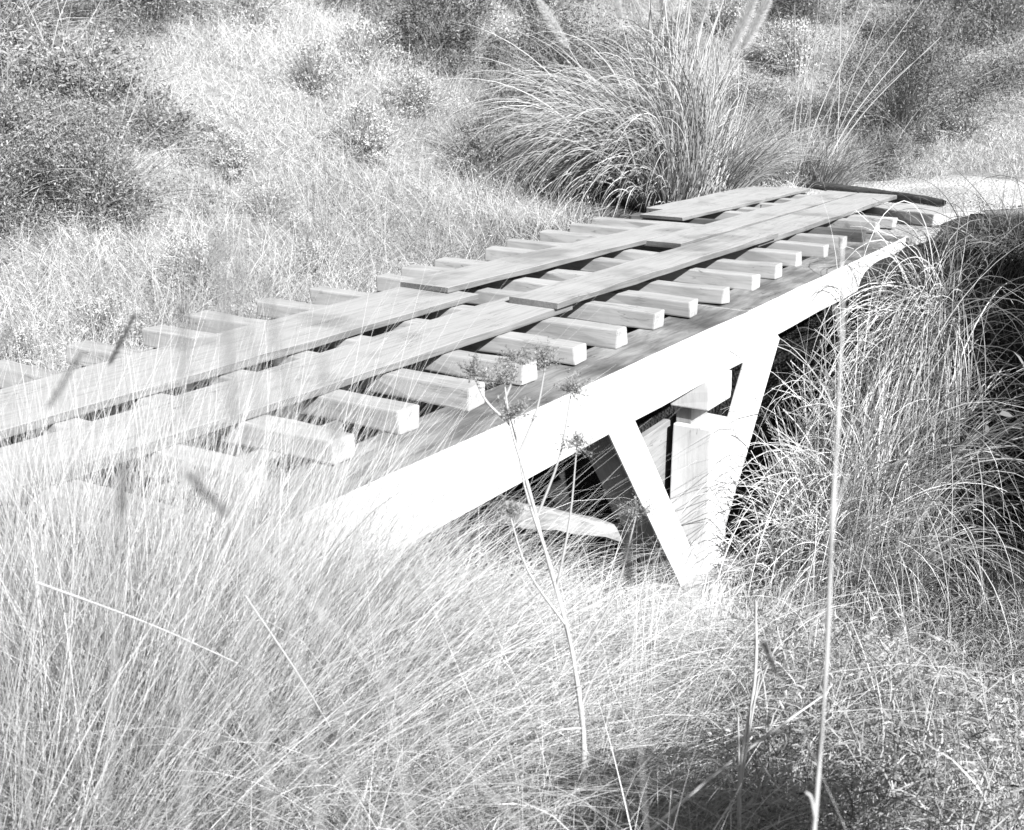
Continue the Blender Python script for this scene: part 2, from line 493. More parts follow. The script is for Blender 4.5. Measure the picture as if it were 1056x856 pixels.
def lean_img(right, ahead=0.0):
    """a horizontal lean given as right / ahead of the camera"""
    return (RT[0] * right + FH[0] * ahead, RT[1] * right + FH[1] * ahead)


def clump_obj(name, parts, mat, loc, label, cat, group=None):
    c, q, t = join(parts)
    c = c - np.array(loc)
    o = link(name, np_mesh(name, c, q, t), None, [mat])
    o.location = loc
    tag(o, label, cat, group)
    return o


def near_tussock(u, v, n, rad, length, width, spread, droop, lean, label, tone=.62, wind=(0, 0, 0), K=10, curl=.25):
    x, y = at(u, v)
    lo = (x, y, float(height(x, y)))
    w = (wind[0], wind[1], 0) if len(wind) == 2 else wind
    n = int(n * 1.75); width = width * .58; w = tuple(.6 * a for a in w); spread *= 1.25
    p = [tussock(x, y, int(n * .72), rad, length, width, spread, droop, lean, K, tone, curl, wind=w, jit=.2)]
    p.append(tussock(x, y, int(n * .28), rad, length * .85, width, spread, droop, (0, 0), K, tone - .12, curl * 2.4, jit=.5))
    # flattened old thatch at the foot
    p.append(tussock(x, y, n // 3, rad * 1.2, length * .55, width * .9, spread * 1.8, droop * 1.6, lean, 5, tone - .12, .4, wind=w))
    return clump_obj('grass_tussock', p, M['straw'], lo, label, 'grass clump', 'dry tussocks in the foreground')


LR = lean_img
near_tussock(2.75, -1.50, 2200, .42, 1.42, .0046, .30, .30, LR(.10), 'tall upright tussock of dry straw at the lower left corner', tone=.66, wind=LR(.10))
near_tussock(3.5, -1.80, 2200, .45, 1.38, .0048, .28, .28, LR(.10), 'tall straw tussock rising over the near left end of the planks', tone=.68, wind=LR(.08))
near_tussock(3.45, -1.15, 2300, .42, 1.42, .0048, .30, .35, LR(.14), 'second tall straw tussock standing before the nearest ties', tone=.66, wind=LR(.14))
near_tussock(3.05, -.80, 2000, .42, 1.15, .0044, .50, 1.1, LR(.30), 'leaning dry tussock right of the tall corner clump', tone=.64, wind=LR(.30))
near_tussock(4.25, -.95, 1800, .45, .95, .0046, .50, 1.0, LR(.22), 'dry tussock against the near end of the white beam', tone=.66, wind=LR(.25))
near_tussock(3.15, -.28, 3000, .46, 1.15, .0042, .85, 2.3, LR(.22), 'broad drooping mound of pale straw in the middle foreground', tone=.7, wind=LR(.40))
near_tussock(4.3, -.1, 2100, .5, .75, .0046, .70, 1.6, LR(.25), 'pale tussock below the beam in front of the fallen log', tone=.72, wind=LR(.25))
near_tussock(4.7, .8, 1900, .55, .60, .0050, .55, .85, LR(.15), 'pale tussock hiding the footing of the white post', tone=.8, wind=LR(.15))
near_tussock(3.3, .55, 2800, .48, .85, .0042, .85, 2.1, LR(.30), 'combed over tussock lit at its crest and shaded at its foot', tone=.76, wind=LR(.4))
near_tussock(2.6, .2, 1700, .42, .65, .0040, .80, 1.1, LR(.25), 'low matted tussock at the bottom edge of the photo', tone=.6, wind=LR(.25))
near_tussock(5.6, 1.35, 1500, .5, .8, .0055, .55, .9, LR(-.05), 'pale tussock on the gully floor right of the post', tone=.7)


# ---- loose grass between the clumps: uncountable
def scatter(n, u0, u1, vk, fn=None, power=1.0):
    u = u0 + (u1 - u0) * rng.random(n) ** power
    v = (rng.random(n) * 2 - 1) * vk * (u + 1.0)
    x = CAM[0] + u * FH[0] + v * RT[0]; y = CAM[1] + u * FH[1] + v * RT[1]
    ok = np.ones(n, bool) if fn is None else fn(x, y, u, v)
    return x[ok], y[ok], u[ok], v[ok]


off_bridge = lambda x, y, m=.15: ~((x > -3.3) & (x < .42 + m) & (y > 1.0) & (y < 17.6))

parts = []
x, y, u, v = scatter(11000, 1.9, 8.5, .50, lambda x, y, u, v: off_bridge(x, y) & (y < 9.4) & (v < .24 * u), 1.1)
n = len(x)
th = rng.random(n) * 6.283
d = np.stack([np.cos(th) * .5 + RT[0] * .25, np.sin(th) * .5 + RT[1] * .25, np.ones(n)], 1)
parts.append(blades(np.stack([x, y, height(x, y) - .02], 1), d, rng.uniform(.25, .75, n), rng.uniform(.0025, .005, n), rng.uniform(.3, 1.6, n), 6,
                    wind=(RT[0] * .2, RT[1] * .2, 0), curl=.4, tone=np.clip(rng.normal(.58, .25, n), 0, 1)))
m = 16000
ii = rng.integers(0, n, m)
r0 = np.stack([x[ii], y[ii], height(x[ii], y[ii])], 1) + np.stack([rng.normal(0, .1, m), rng.normal(0, .1, m), rng.random(m) ** 1.5 * .42], 1)
parts.append(blades(r0, rng.normal(0, 1, (m, 3)) * np.array([1, 1, .35]) + np.array([0, 0, .15]), rng.uniform(.12, .5, m), rng.uniform(.002, .0036, m), rng.uniform(.2, 1.0, m), 6,
                    curl=.8, tone=np.clip(rng.normal(.5, .28, m), 0, 1)))
c, q, t = join(parts)
tag(link('dry_grass', np_mesh('dry_grass', c, q, t), None, [M['straw']]), 'pale dry grass lying between the foreground tussocks', 'grass', kind='stuff')

# scrubby fine weeds lower right
parts = []
n = 24000
u = rng.uniform(2.6, 9.0, n); v = rng.uniform(.22, .52, n) * u
x = CAM[0] + u * FH[0] + v * RT[0]; y = CAM[1] + u * FH[1] + v * RT[1]
d = np.stack([rng.normal(0, .5, n), rng.normal(0, .5, n), np.ones(n)], 1)
z0 = height(x, y) + rng.random(n) ** 1.3 * .55
parts.append(blades(np.stack([x, y, z0], 1), d, rng.uniform(.08, .38, n), rng.uniform(.003, .006, n), rng.uniform(.2, 1.6, n), 4, curl=1.3, clamp=.0))
n2 = 40000
ii = rng.integers(0, n, n2)
rr_ = np.stack([x[ii], y[ii], z0[ii]], 1) + rng.normal(0, .06, (n2, 3)) + np.array([0, 0, .12])
parts.append(blades(rr_, rng.normal(0, 1, (n2, 3)), rng.uniform(.012, .05, n2), rng.uniform(.004, .009, n2), rng.uniform(0, .8, n2), 2, curl=.8, clamp=None, tone=rng.random(n2) * .9))
c, q, t = join(parts)
tag(link('low_weeds', np_mesh('low_weeds', c, q, t), None, [M['weed']]), 'tangled grey weeds filling the lower right of the near bank', 'weeds', kind='stuff')

# hillside grass
parts = []
bg = lambda x, y, u, v: off_bridge(x, y) & (np.hypot(x + 4.1, (y - 15.2) * .8) > 1.25) & ((x < -3.25) | (y > 17.8)) & ~((np.hypot(x + 0.8, y - 19) < 1.7) | ((x > -1.0) & (y > 18.0) & (y < 23.6)))
x, y, u, v = scatter(190000, 6.2, 42, .50, bg, 1.35)
n = len(x)
lnm = (.28 + .45 * np.clip(np.sin(.55 * x + 1.1) * np.sin(.43 * y) + .4, 0, 1)) * rng.uniform(.5, 1.4, n)
d = np.stack([rng.normal(0, .5, n), rng.normal(0, .5, n), np.ones(n)], 1)
pt = .55 + .16 * np.sin(.9 * x + .3 * y) + .12 * np.sin(1.7 * y - .6 * x)
parts.append(blades(np.stack([x, y, height(x, y) - .02], 1), d, lnm, rng.uniform(.002, .0048, n) * (.7 + u / 28), rng.uniform(.1, .8, n), 4, curl=.3,
                    tone=np.clip(rng.normal(0, .25, n) + pt + .16, 0, 1)))
n2 = 190000
ii = rng.integers(0, n, n2)
r0 = np.stack([x[ii], y[ii], height(x[ii], y[ii])], 1) + np.stack([rng.normal(0, .12, n2), rng.normal(0, .12, n2), rng.random(n2) * lnm[ii] * .9], 1)
parts.append(blades(r0, rng.normal(0, 1, (n2, 3)), rng.uniform(.015, .05, n2) * (.6 + u[ii] / 25), rng.uniform(.004, .010, n2) * (.6 + u[ii] / 30), rng.uniform(0, .5, n2), 2, curl=1.0, clamp=None,
                    tone=np.clip(rng.normal(0, .33, n2) + pt[ii] - .02, 0, 1)))
c, q, t = join(parts)
tag(link('hillside_grass', np_mesh('hillside_grass', c, q, t), None, [M['straw_far']]), 'fine dry grass and brush covering the hillside', 'grass', kind='stuff')


# ------------------------------------------------------------------ shrubs
def shrub(x, y, w, h, label, mat='leaf', nl=9000, leaf=.035, dens=1.0, twigs=900, group='shrubs on the hillside', tone=.5, zb=0.0):
    z = float(height(x, y)) - .05 + zb
    root = empty('shrub', (x, y, z))
    tag(root, label, 'shrub', group)
    # clump centres
    nc = 46
    th = rng.random(nc) * 6.283; rr_ = np.sqrt(rng.random(nc)) * (.8 + .32 * np.sin(th * 3 + rng.random() * 6) + .2 * np.sin(th * 5 + rng.random() * 6))
    zz = rng.random(nc) ** 1.15
    env = np.sqrt(np.clip(1 - (zz * .95) ** 2.2, 0.02, 1))
    cc = np.stack([np.cos(th) * rr_ * env * w / 2, np.sin(th) * rr_ * env * w / 2, (.08 + .9 * zz) * h], 1)
    cs = rng.uniform(.06, .2, nc) * min(w, h * 1.3)
    leaf = leaf * .85; nl = int(nl * 1.7)
    ii = rng.integers(0, nc, nl)
    P = cc[ii] + rng.normal(0, 1, (nl, 3)) * cs[ii][:, None] * np.array([.62, .62, .5])
    P[:, 2] = np.abs(P[:, 2])
    ct = rng.normal(0, .13, nc)
    c, q, t = blades(P, rng.normal(0, 1, (nl, 3)) + np.array([0, 0, .5]), rng.uniform(.6, 1.8, nl) * leaf, rng.uniform(.35, .7, nl) * leaf, np.zeros(nl), 2, curl=.5, clamp=None,
                     tone=np.clip(rng.normal(tone, .25, nl) + ct[ii], 0, 1))
    link('foliage', np_mesh('foliage', c, q, t), root, [M[mat]])
    ti = rng.integers(0, nc, twigs)
    base = np.stack([rng.normal(0, .06 * w, twigs), rng.normal(0, .06 * w, twigs), np.zeros(twigs)], 1)
    dv = cc[ti] + rng.normal(0, .12 * w, (twigs, 3)) - base
    dl_ = np.linalg.norm(dv, axis=1)
    c, q, t = blades(base, dv + np.array([0, 0, .4]) * dl_[:, None], dl_ * rng.uniform(.8, 1.4, twigs), np.full(twigs, .011) * rng.uniform(.4, 1.3, twigs), np.full(twigs, .25), 6, curl=.7, clamp=None, tone=rng.random(twigs))
    link('twigs', np_mesh('twigs', c, q, t), root, [M['twig']])
    return root


def sh(u, v, *a, **k):
    x, y = at(u, v)
    return shrub(x, y, *a, **k)


sh(12.9, -5.9, 3.0, 1.5, 'wide grey shrub at the left edge of the hillside', nl=15000)
sh(14.2, -5.0, 2.6, 1.3, 'rounded grey shrub right of the wide shrub at the left edge', nl=11000)
sh(19.0, -8.0, 4.2, 2.8, 'tall grey shrub in the top left corner', nl=18000, leaf=.045)
sh(21.5, -6.2, 3.6, 2.2, 'grey shrub near the top edge left of the pale grass', nl=14000, leaf=.045)
sh(23.0, -1.5, 3.0, 1.7, 'dark low shrub at the top edge left of the pampas plumes', 'leaf_dark', nl=12000, leaf=.05)
sh(26.0, -3.0, 3.0, 1.6, 'dark shrub high on the slope above the pale grass', 'leaf_dark', nl=10000, leaf=.05)
sh(20.5, 1.0, 2.8, 2.6, 'dark dense shrub directly behind the pampas clump', 'leaf_dark', nl=15000, leaf=.045)
sh(18.5, -.5, 2.2, .9, 'pale grey low shrub left of the pampas clump', nl=5000, tone=.75)
sh(26.0, 8.4, 4.4, 2.6, 'dark bush beyond the track at the right', 'leaf_dark', nl=22000, leaf=.045, tone=.6)
sh(30.0, 11.8, 3.6, 2.4, 'grey bush at the right edge behind the track', nl=12000, leaf=.05)
sh(33.0, 13.0, 4.0, 2.6, 'grey bush in the top right corner', nl=12000, leaf=.06)
sh(34.0, 8.0, 4.0, 2.2, 'grey bush high on the right of the slope', nl=11000, leaf=.06)
sh(24.0, 4.6, 2.6, 1.5, 'grey bush between the pampas clump and the leaning canes', nl=9000)
sh(21.5, 6.6, 1.4, .8, 'small dark shrub at the foot of the leaning canes beside the track', 'leaf_dark', nl=5000)


x, y = at(16.6, -4.9)
proto = shrub(x, y, 1.5, .75, 'small grey scrub bush among the pale grass of the hillside', nl=3600, leaf=.04, twigs=420, group='small scrub bushes on the hillside', tone=.6)
for (u, v, sc) in ((12.2, -6.2, .9), (17.5, -6.6, 1.7), (21.0, -9.5, 1.9), (24.5, -8.2, 1.8), (25.5, -5.6, 1.4), (20.5, .2, 1.2), (22.0, -8.0, 1.9), (27.5, .6, 1.7), (29.5, -2.0, 1.6),
                   (24.8, 2.4, 1.3), (28.5, 5.6, 1.5), (31.0, 3.6, 1.6), (27.5, 11.2, 1.3), (36.0, 11.0, 2.0), (31.5, -6.0, 2.0), (29.0, -10.5, 2.2), (23.0, .2, 1.1), (15.0, -7.0, 1.1), (17.2, -5.9, 1.2), (33.0, .8, 2.0)):
    x, y = at(u, v)
    o = proto.copy(); COL.objects.link(o)
    o.location = (x, y, float(height(x, y)) - .05); o.rotation_euler = (0, 0, rng.random() * 6.28); o.scale = (sc, sc, sc * rng.uniform(.8, 1.1))
    for ch in proto.children:
        d_ = ch.copy(); COL.objects.link(d_); d_.parent = o

x, y = at(19.5, -3.2)
proto = shrub(x, y, 1.5, .8, 'small pale dry bush half lost in the straw of the hillside', 'straw_far', nl=2600, leaf=.035, twigs=500, group='small dry bushes on the hillside', tone=.66)
for (u, v, sc) in ((15.5, -3.2, .7), (17.5, -2.2, .9), (22.5, -4.8, 1.2), (13.2, -3.6, .7), (11.2, -4.0, .6), (24.0, -6.8, 1.3), (20.0, -1.6, 1.0), (26.0, -.8, 1.3), (16.4, -3.9, .8), (28.0, 3.0, 1.3),
                   (30.5, 7.0, 1.5), (27.0, 6.4, 1.1), (10.2, -4.4, .5), (12.4, -2.9, .55), (21.4, -2.6, 1.0), (25.6, 9.6, 1.0), (33.0, 5.4, 1.6), (14.4, -2.4, .6)):
    x, y = at(u, v)
    o = proto.copy(); COL.objects.link(o)
    o.location = (x, y, float(height(x, y)) - .05); o.rotation_euler = (0, 0, rng.random() * 6.28); o.scale = (sc, sc, sc * rng.uniform(.8, 1.2))
    for ch in proto.children:
        d_ = ch.copy(); COL.objects.link(d_); d_.parent = o

# ------------------------------------------------------------------ pampas clump at the far left of the deck
def stem_part(parent, base, tip, r, sag=.1, plume=0.0, mat='stalk', name='stem'):
    base = np.array(base, float); tip = np.array(tip, float)
    mid = (base + tip) / 2 + np.array([(tip - base)[0] * -.08, (tip - base)[1] * -.08, sag])
    pth = smooth_path([base, mid, tip], 12)
    c, q = tube_np(pth, np.linspace(r, r * .55, 12), 5)
    o = link(name, np_mesh(name, c, q, np.full(len(c), rng.uniform(.3, 1))), parent, [M[mat]])
    if plume > 0:
        n = 4200
        dirv = pth[-1] - pth[-3]; dirv /= np.linalg.norm(dirv)
        tt = rng.random(n)
        P = pth[-1] + dirv * ((tt - .35) * plume)[:, None]
        rad = .32 * np.sin(np.pi * np.clip(tt * .92 + .06, 0, 1)) + .02
        side = rng.normal(0, 1, (n, 3)); side -= dirv * (side @ dirv)[:, None]
        side /= np.linalg.norm(side, axis=1)[:, None]
        D = dirv * 1.6 + side * .7
        c, q, t = blades(P, D, rng.uniform(.5, 1, n) * plume * .30 * (rad + .4), np.full(n, .006), rng.uniform(.1, .6, n), 4, curl=.4, clamp=None, tone=rng.random(n))
        link('plume', np_mesh('plume', c, q, t), o, [M['plume']])
    return o


px, py = -3.75, 16.35
pz = float(height(px, py))
pam = empty('pampas_clump', (px, py, pz))
tag(pam, 'big arching pampas clump with upright stems and white plumes behind the ties', 'pampas grass')
pp = [tussock(px, py, 1900, .62, 2.6, .018, .50, 1.9, LR(-.20), 13, .6, .2, clamp=.03, wind=(LR(-.45, -.1)[0], LR(-.45, -.1)[1], 0)),
      tussock(px + .2, py - .3, 1000, .55, 1.9, .018, .60, 1.9, LR(-.05, -.2), 12, .6, .2, clamp=.03),
      tussock(px + .45, py + .5, 600, .5, 1.7, .018, .40, .55, LR(.02), 11, .62, .2, clamp=.03),
      tussock(px, py, 400, .7, 1.3, .018, .9, .9, LR(-.1), 8, .3, .3, clamp=.03)]
c, q, t = join(pp)
# keep the leaves off the deck
keep = c[:, 0] < -3.02
qk = q[keep[q].all(1)]
link('leaf_tuft', np_mesh('leaf_tuft', c - np.array([px, py, pz]), qk, t), pam, [M['reed']])
for i in range(30):
    a = rng.random() * 6.283; r0 = rng.random() * .5
    b = (math.cos(a) * r0, math.sin(a) * r0, 0)
    lx = rng.normal(.22, .30); ly = rng.normal(.1, .2)
    hgt = rng.uniform(2.3, 3.6)
    stem_part(pam, b, (b[0] + RT[0] * lx, b[1] + RT[1] * lx + ly, hgt), rng.uniform(.010, .017), .05)
for (lx, hgt, pl) in ((-1.6, 2.45, .75), (-.75, 2.8, .55), (1.0, 2.45, .9), (1.2, 2.5, .85), (-.1, 2.85, .55), (.5, 2.8, .65)):
    stem_part(pam, (lx * .25 * RT[0], lx * .25 * RT[1], 0), (RT[0] * lx, RT[1] * lx, hgt), .012, .12, plume=pl)

# leaning canes right of it
x, y = at(20.2, 4.9)
z = float(height(x, y))
cane = empty('cane_clump', (x, y, z))
tag(cane, 'sparse clump of thin canes leaning to the right behind the far end of the bridge', 'canes')
for i in range(16):
    lx = rng.uniform(.1, 2.4) if i > 4 else rng.uniform(-.4, .3)
    stem_part(cane, (rng.normal(0, .25), rng.normal(0, .25), 0), (RT[0] * lx, RT[1] * lx, 3.0 - .25 * abs(lx) + rng.normal(0, .3)), rng.uniform(.006, .012), .05, mat='twig' if i % 3 else 'stalk', name='cane')
c, q, t = tussock(x, y, 1300, .75, .95, .012, .8, .8, LR(-.1), 8, .45, .3)
link('leaf_tuft', np_mesh('leaf_tuft', c - np.array([x, y, z]), q, t), cane, [M['reed']])
x, y = at(19.2, 3.0)
clump_obj('reed_clump', [tussock(x, y, 1700, .8, 1.3, .012, .7, .8, LR(.1), 8, .5, .3)], M['reed'], (x, y, float(height(x, y))),
          'low arching reed clump behind the far plank ends', 'reeds')

# ------------------------------------------------------------------ long leaves hanging down the far bank, right of the bridge
# tall clumps rooted on the gully floor, arching over on all sides
for (x, y, ln, n, sp, lab, tn) in [(.98, 10.45, 3.0, 300, .42, 'tall arching clump close to the right raking strut', .62),
                                   (1.40, 11.1, 3.1, 260, .42, 'tall arching clump under the middle of the far beam', .62),
                                   (.86, 9.75, 1.9, 360, .45, 'shorter arching clump at the foot of the right raking strut', .60),
                                   (1.5, 10.2, 2.0, 300, .45, 'arching clump on the gully floor in front of the tall ones', .58)]:
    zg = float(height(x, y))
    p = [tussock(x, y, n, .32, ln, .0115, sp, 3.1, (0, -.10), 18, tn + .18, .16, clamp=.02, jit=.13, wind=(0, -.12, 0)),
         tussock(x, y, n // 3, .4, ln * .55, .009, .7, 1.4, (0, -.1), 9, tn - .4, .5, clamp=.02, jit=.3)]
    c, q, t = join(p)
    keep = (c[:, 0] > .40) | ((c[:, 1] > 10.75) & (c[:, 2] < -.75) & (c[:, 0] > .1))
    q = q[keep[q].all(1)]
    o = link('arching_grass', np_mesh('arching_grass', c - np.array([x, y, zg]), q, t), None, [M['reed_dark']])
    o.location = (x, y, zg)
    tag(o, lab, 'grass clump', 'long leaved clumps on the right bank')
HB = [(1.0, 12.1, 2.1, 480, 'long leaved clump hanging from the bank below the far beam', .74, 0),
      (1.30, 12.6, 2.1, 440, 'long leaved clump spilling over the bank below the beam end', .74, 0),
      (1.70, 12.7, 1.8, 200, 'half shaded clump in the middle of the right bank', .6, 1),
      (1.25, 11.7, 1.9, 420, 'long leaved clump low on the bank behind the tall arching ones', .62, 0),
      (1.95, 13.9, 1.5, 160, 'clump with leaves darkened as shade under the track edge at the right', .6, 1),
      (2.0, 12.7, 1.7, 160, 'clump with leaves darkened as shade at the right edge of the photo', .6, 1),
      (1.4, 14.2, .8, 220, 'clump with leaves darkened as shade between the beam end and the right edge', .5, 1),
      (2.05, 11.8, 1.3, 180, 'clump with leaves darkened as shade low at the right edge', .6, 1),
      (1.75, 11.2, 1.4, 200, 'clump with leaves darkened as shade at the bottom of the right bank', .6, 1),
      (2.2, 10.4, 1.1, 300, 'clump with leaves darkened as shade on the gully floor at the right edge', .6, 1),
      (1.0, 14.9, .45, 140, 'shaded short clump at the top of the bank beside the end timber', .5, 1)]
for (x, y, ln, n, lab, tn, dk) in HB:
    zg = float(height(x, y))
    m = int(n * 1.0)
    rx = x + rng.normal(0, .22, m); ry = y + rng.normal(0, .16, m)
    d = np.stack([rng.normal(0, .22, m), -.55 + rng.normal(0, .28, m), rng.uniform(.3, .85, m)], 1)
    p = [blades(np.stack([rx, ry, height(rx, ry) - .02], 1), d, ln * np.clip(rng.normal(1, .25, m), .4, 1.6), .010 * rng.uniform(.6, 1.3, m), rng.uniform(1.6, 3.4, m), 14,
                curl=.12, clamp=.01, tone=np.clip(rng.normal(tn, .22, m), 0, 1), bend_pow=.55),
         tussock(x, y, n // 3, .4, ln * .5, .009, .8, 1.4, (0, -.35), 8, tn - .25, .5, clamp=.02)]
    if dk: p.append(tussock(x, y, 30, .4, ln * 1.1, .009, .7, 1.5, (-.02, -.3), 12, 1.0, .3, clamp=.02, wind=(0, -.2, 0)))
    c, q, t = join(p)
    keep = c[:, 0] > .44
    q = q[keep[q].all(1)]
    o = link('hanging_grass', np_mesh('hanging_grass', c - np.array([x, y, zg]), q, t), None, [M['reed_shade' if dk else 'reed_dark']])  # clumps toward the right edge get the shade-darkened leaf tone
    o.location = (x, y, zg)
    tag(o, lab, 'grass clump', 'long leaved clumps on the right bank')

# brush under the deck
x, y = -.75, 8.4
shrub(x, y, .9, 1.0, 'small leafy weed growing under the deck behind the strut', 'weed', nl=900, leaf=.04, twigs=60, group=None)


# ------------------------------------------------------------------ stalks in front
def world_path(px_list):
    return np.array(px_list, float)


def uvz(u, v, z):
    x, y = at(u, v)
    return (x, y, z)


# tall pale stalk with branching dry seed heads, in front of the beam
st = empty('dry_weed_stalk', uvz(2.9, .17, -.25))
tag(st, 'tall crooked dry weed with branched seed heads in front of the white beam', 'dry weed')
o0 = np.array(st.location)
main = smooth_path([np.array(uvz(2.90, .190, -.25)) - o0, np.array(uvz(2.90, .205, .12)) - o0, np.array(uvz(2.95, .165, .42)) - o0,
                    np.array(uvz(3.0, .095, .68)) - o0, np.array(uvz(3.0, .03, .93)) - o0, np.array(uvz(3.02, -.02, 1.12)) - o0], 26)
c, q = tube_np(main, np.linspace(.0100, .0028, 26), 7)
c += rng.normal(0, .0011, c.shape)
link('stem', np_mesh('stem', c, q, np.full(len(c), .75)), st, [M['stalk']])
for k, (i0, dv, ln) in enumerate([(13, (.05, .02, .42), 1), (15, (-.09, .0, .40), 1), (17, (.09, .0, .36), 1), (20, (-.05, 0, .24), 1), (21, (.07, .02, .25), 1), (23, (-.10, 0, .14), 1),
                                  (9, (.16, .0, .46), 1), (11, (-.16, 0, .34), 1), (25, (.03, 0, .10), 1)]):
    b = main[i0]
    tip = b + np.array([RT[0] * dv[0], RT[1] * dv[0], dv[2]])
    pth = smooth_path([b, (b + tip) / 2 + np.array([RT[0], RT[1], 0]) * dv[0] * .18, tip], 9)
    c, q = tube_np(pth, np.linspace(.0045, .002, 9), 5)
    br = link('branch', np_mesh('branch', c, q, np.full(len(c), .5 + .3 * (k % 2))), st, [M['stalk']])
    # dried umbel: rays from one point, each carrying a tuft of husks
    nr = 44
    rd = rng.normal(0, 1, (nr, 3)) * np.array([1, 1, .6]) + np.array([0, 0, .7]); rd /= np.linalg.norm(rd, axis=1)[:, None]
    rl = rng.uniform(.02, .075, nr)
    seg = [blades(np.repeat(tip[None], nr, 0), rd, rl, np.full(nr, .0016), np.full(nr, .1), 4, curl=.25, clamp=None, tone=np.full(nr, .35))]
    n = 620
    jj = rng.integers(0, nr, n)
    P = tip + rd[jj] * (rl[jj] * rng.uniform(.45, 1.0, n))[:, None] + rng.normal(0, .0022, (n, 3))
    seg.append(blades(P, rng.normal(0, 1, (n, 3)) + np.array([0, 0, .5]), rng.uniform(.004, .011, n), rng.uniform(.0015, .0035, n), np.zeros(n), 2, curl=.8, clamp=None, tone=rng.random(n) ** 1.6 * .8))
    c, q, t = join(seg)
    link('seed_head', np_mesh('seed_head', c, q, t), br, [M['weed']])
for (i0, dv) in ((7, (.07, .16)), (6, (-.16, -.06)), (5, (.05, -.12))):
    b = main[i0]; tip = b + np.array([RT[0] * dv[0], RT[1] * dv[0], dv[1]])
    c, q = tube_np(smooth_path([b, (b + tip) / 2 + np.array([0, 0, .02]), tip], 6), np.linspace(.005, .003, 6), 5)
    link('branch', np_mesh('branch', c, q, np.full(len(c), .7)), st, [M['stalk']])


def bare_stalk(pts, r0, r1, label, group='bare stalks in the foreground', bits=(), wob_=.0006):
    P = np.array([uvz(*p) for p in pts]); o = P[0].copy()
    root = empty('bare_stalk', tuple(o))
    tag(root, label, 'stalk', group)
    pth = smooth_path(P - o, 24)
    c, q = tube_np(pth, np.linspace(r0, r1, 24), 7)
    c += rng.normal(0, wob_, c.shape)
    link('stem', np_mesh('stem', c, q, np.full(len(c), .85)), root, [M['stalk']])
    for (i, dr, dz, r) in bits:
        b = pth[i]; tip = b + np.array([RT[0] * dr, RT[1] * dr, dz])
        c, q = tube_np(smooth_path([b, (b + tip) / 2 + np.array([0, 0, .01]), tip], 6), np.linspace(r, r * .6, 6), 5)
        link('side_shoot', np_mesh('side_shoot', c, q, np.full(len(c), .7)), root, [M['stalk']])
    return root


def pt(xp, yp, u):
    z = 2.0 + u * math.tan(-PITCH + math.atan((428 - yp) / 1208))
    return (u, (xp - 528) / 1208 * (u * math.cos(PITCH) + (2.0 - z) * math.sin(PITCH)), z)


bare_stalk([pt(828, 960, .98), pt(840, 850, 1.0), pt(852, 690, 1.02), pt(857, 560, 1.0), pt(865, 420, 1.0), pt(869, 320, 1.0), pt(868, 250, 1.01)], .0026, .0007,
           'tall straight pale stalk at the right of the foreground', bits=[(4, -.012, .03, .002), (12, .012, .05, .0012), (17, -.01, .05, .001)])
bare_stalk([(2.6, .60, -.05), (2.6, .585, .25), (2.62, .61, .5), (2.62, .60, .72)], .006, .003, 'thin double stalk left of the tall straight stalk', bits=[(6, .03, .34, .004), (12, .06, .22, .003), (4, -.02, .3, .004)])
bare_stalk([(2.3, -1.02, .92), (2.5, -.86, .72), (2.7, -.70, .50)], .0028, .002, 'single bright straw lying diagonally across the left tussocks', wob_=.0002)
bare_stalk([(2.4, -.60, .84), (2.5, -.52, .6), (2.6, -.46, .38)], .0026, .002, 'short bright straw lying diagonally right of the longer one', wob_=.0002)
bare_stalk([(2.5, .26, .05), (2.6, .52, .24), (2.7, .82, .42)], .006, .003, 'fallen pale stalk slanting across the shaded grass', wob_=.0004)


# out-of-focus grass heads close to the lens
def head(u, v, z, length, tilt, label, w=.011, dark=.3):
    """length is given for a head 1 m away; nearer heads are the same plant's smaller tips"""
    tip = np.array(uvz(u, v, z))
    length = length * u
    L0 = .85 * u + .1
    base = np.array(uvz(u + .02, v - tilt * L0 * 3, z - L0))
    root = empty('grass_stalk', tuple(base))
    tag(root, label, 'grass stalk', 'blurred grass heads close to the lens')
    pth = smooth_path([np.zeros(3), (tip - base) * .5 + np.array([0, 0, .01]), tip - base], 12)
    c, q = tube_np(pth, np.linspace(.0005, .0004, 12), 4)
    link('stem', np_mesh('stem', c, q, np.full(len(c), .6)), root, [M['straw']])
    n = 240
    tt = rng.random(n)
    dv = pth[-1] - pth[-4]; dv /= np.linalg.norm(dv)
    P = pth[-1] - dv * (length * (1 - tt))[:, None]
    sd = rng.normal(0, 1, (n, 3))
    w = w * u
    c, q, t = blades(P, dv * 1.3 + sd * .5, rng.uniform(.5, 1, n) * w * 1.3, np.full(n, .0013 * u), np.full(n, .1), 2, curl=.3, clamp=None, tone=np.clip(rng.normal(dark, .2, n), 0, 1))
    ax_ = np.linspace(0, 1, 6)[:, None]
    c2, q2 = tube_np(pth[-1] - dv * length * (1 - ax_) * 1.02 + dv * w * .4 * ax_, np.full(6, .0009 * u), 4)
    c, q, t = join([(c, q, t), (c2, q2, dark)])
    link('seed_head', np_mesh('seed_head', c, q, t), root, [M['head']])


def head_px(xp, yp, dist, *a, **k):
    # where the head stands in the world, ~1 m from the lens
    u = dist; zc = None
    tanv = (428 - yp) / 1208
    ang = -PITCH + math.atan(tanv)
    z = 2.0 + u * math.tan(ang)
    depth = u * math.cos(PITCH) + (2.0 - z) * math.sin(PITCH)
    v = (xp - 528) / 1208 * depth
    head(u, v, z, *a, **k)


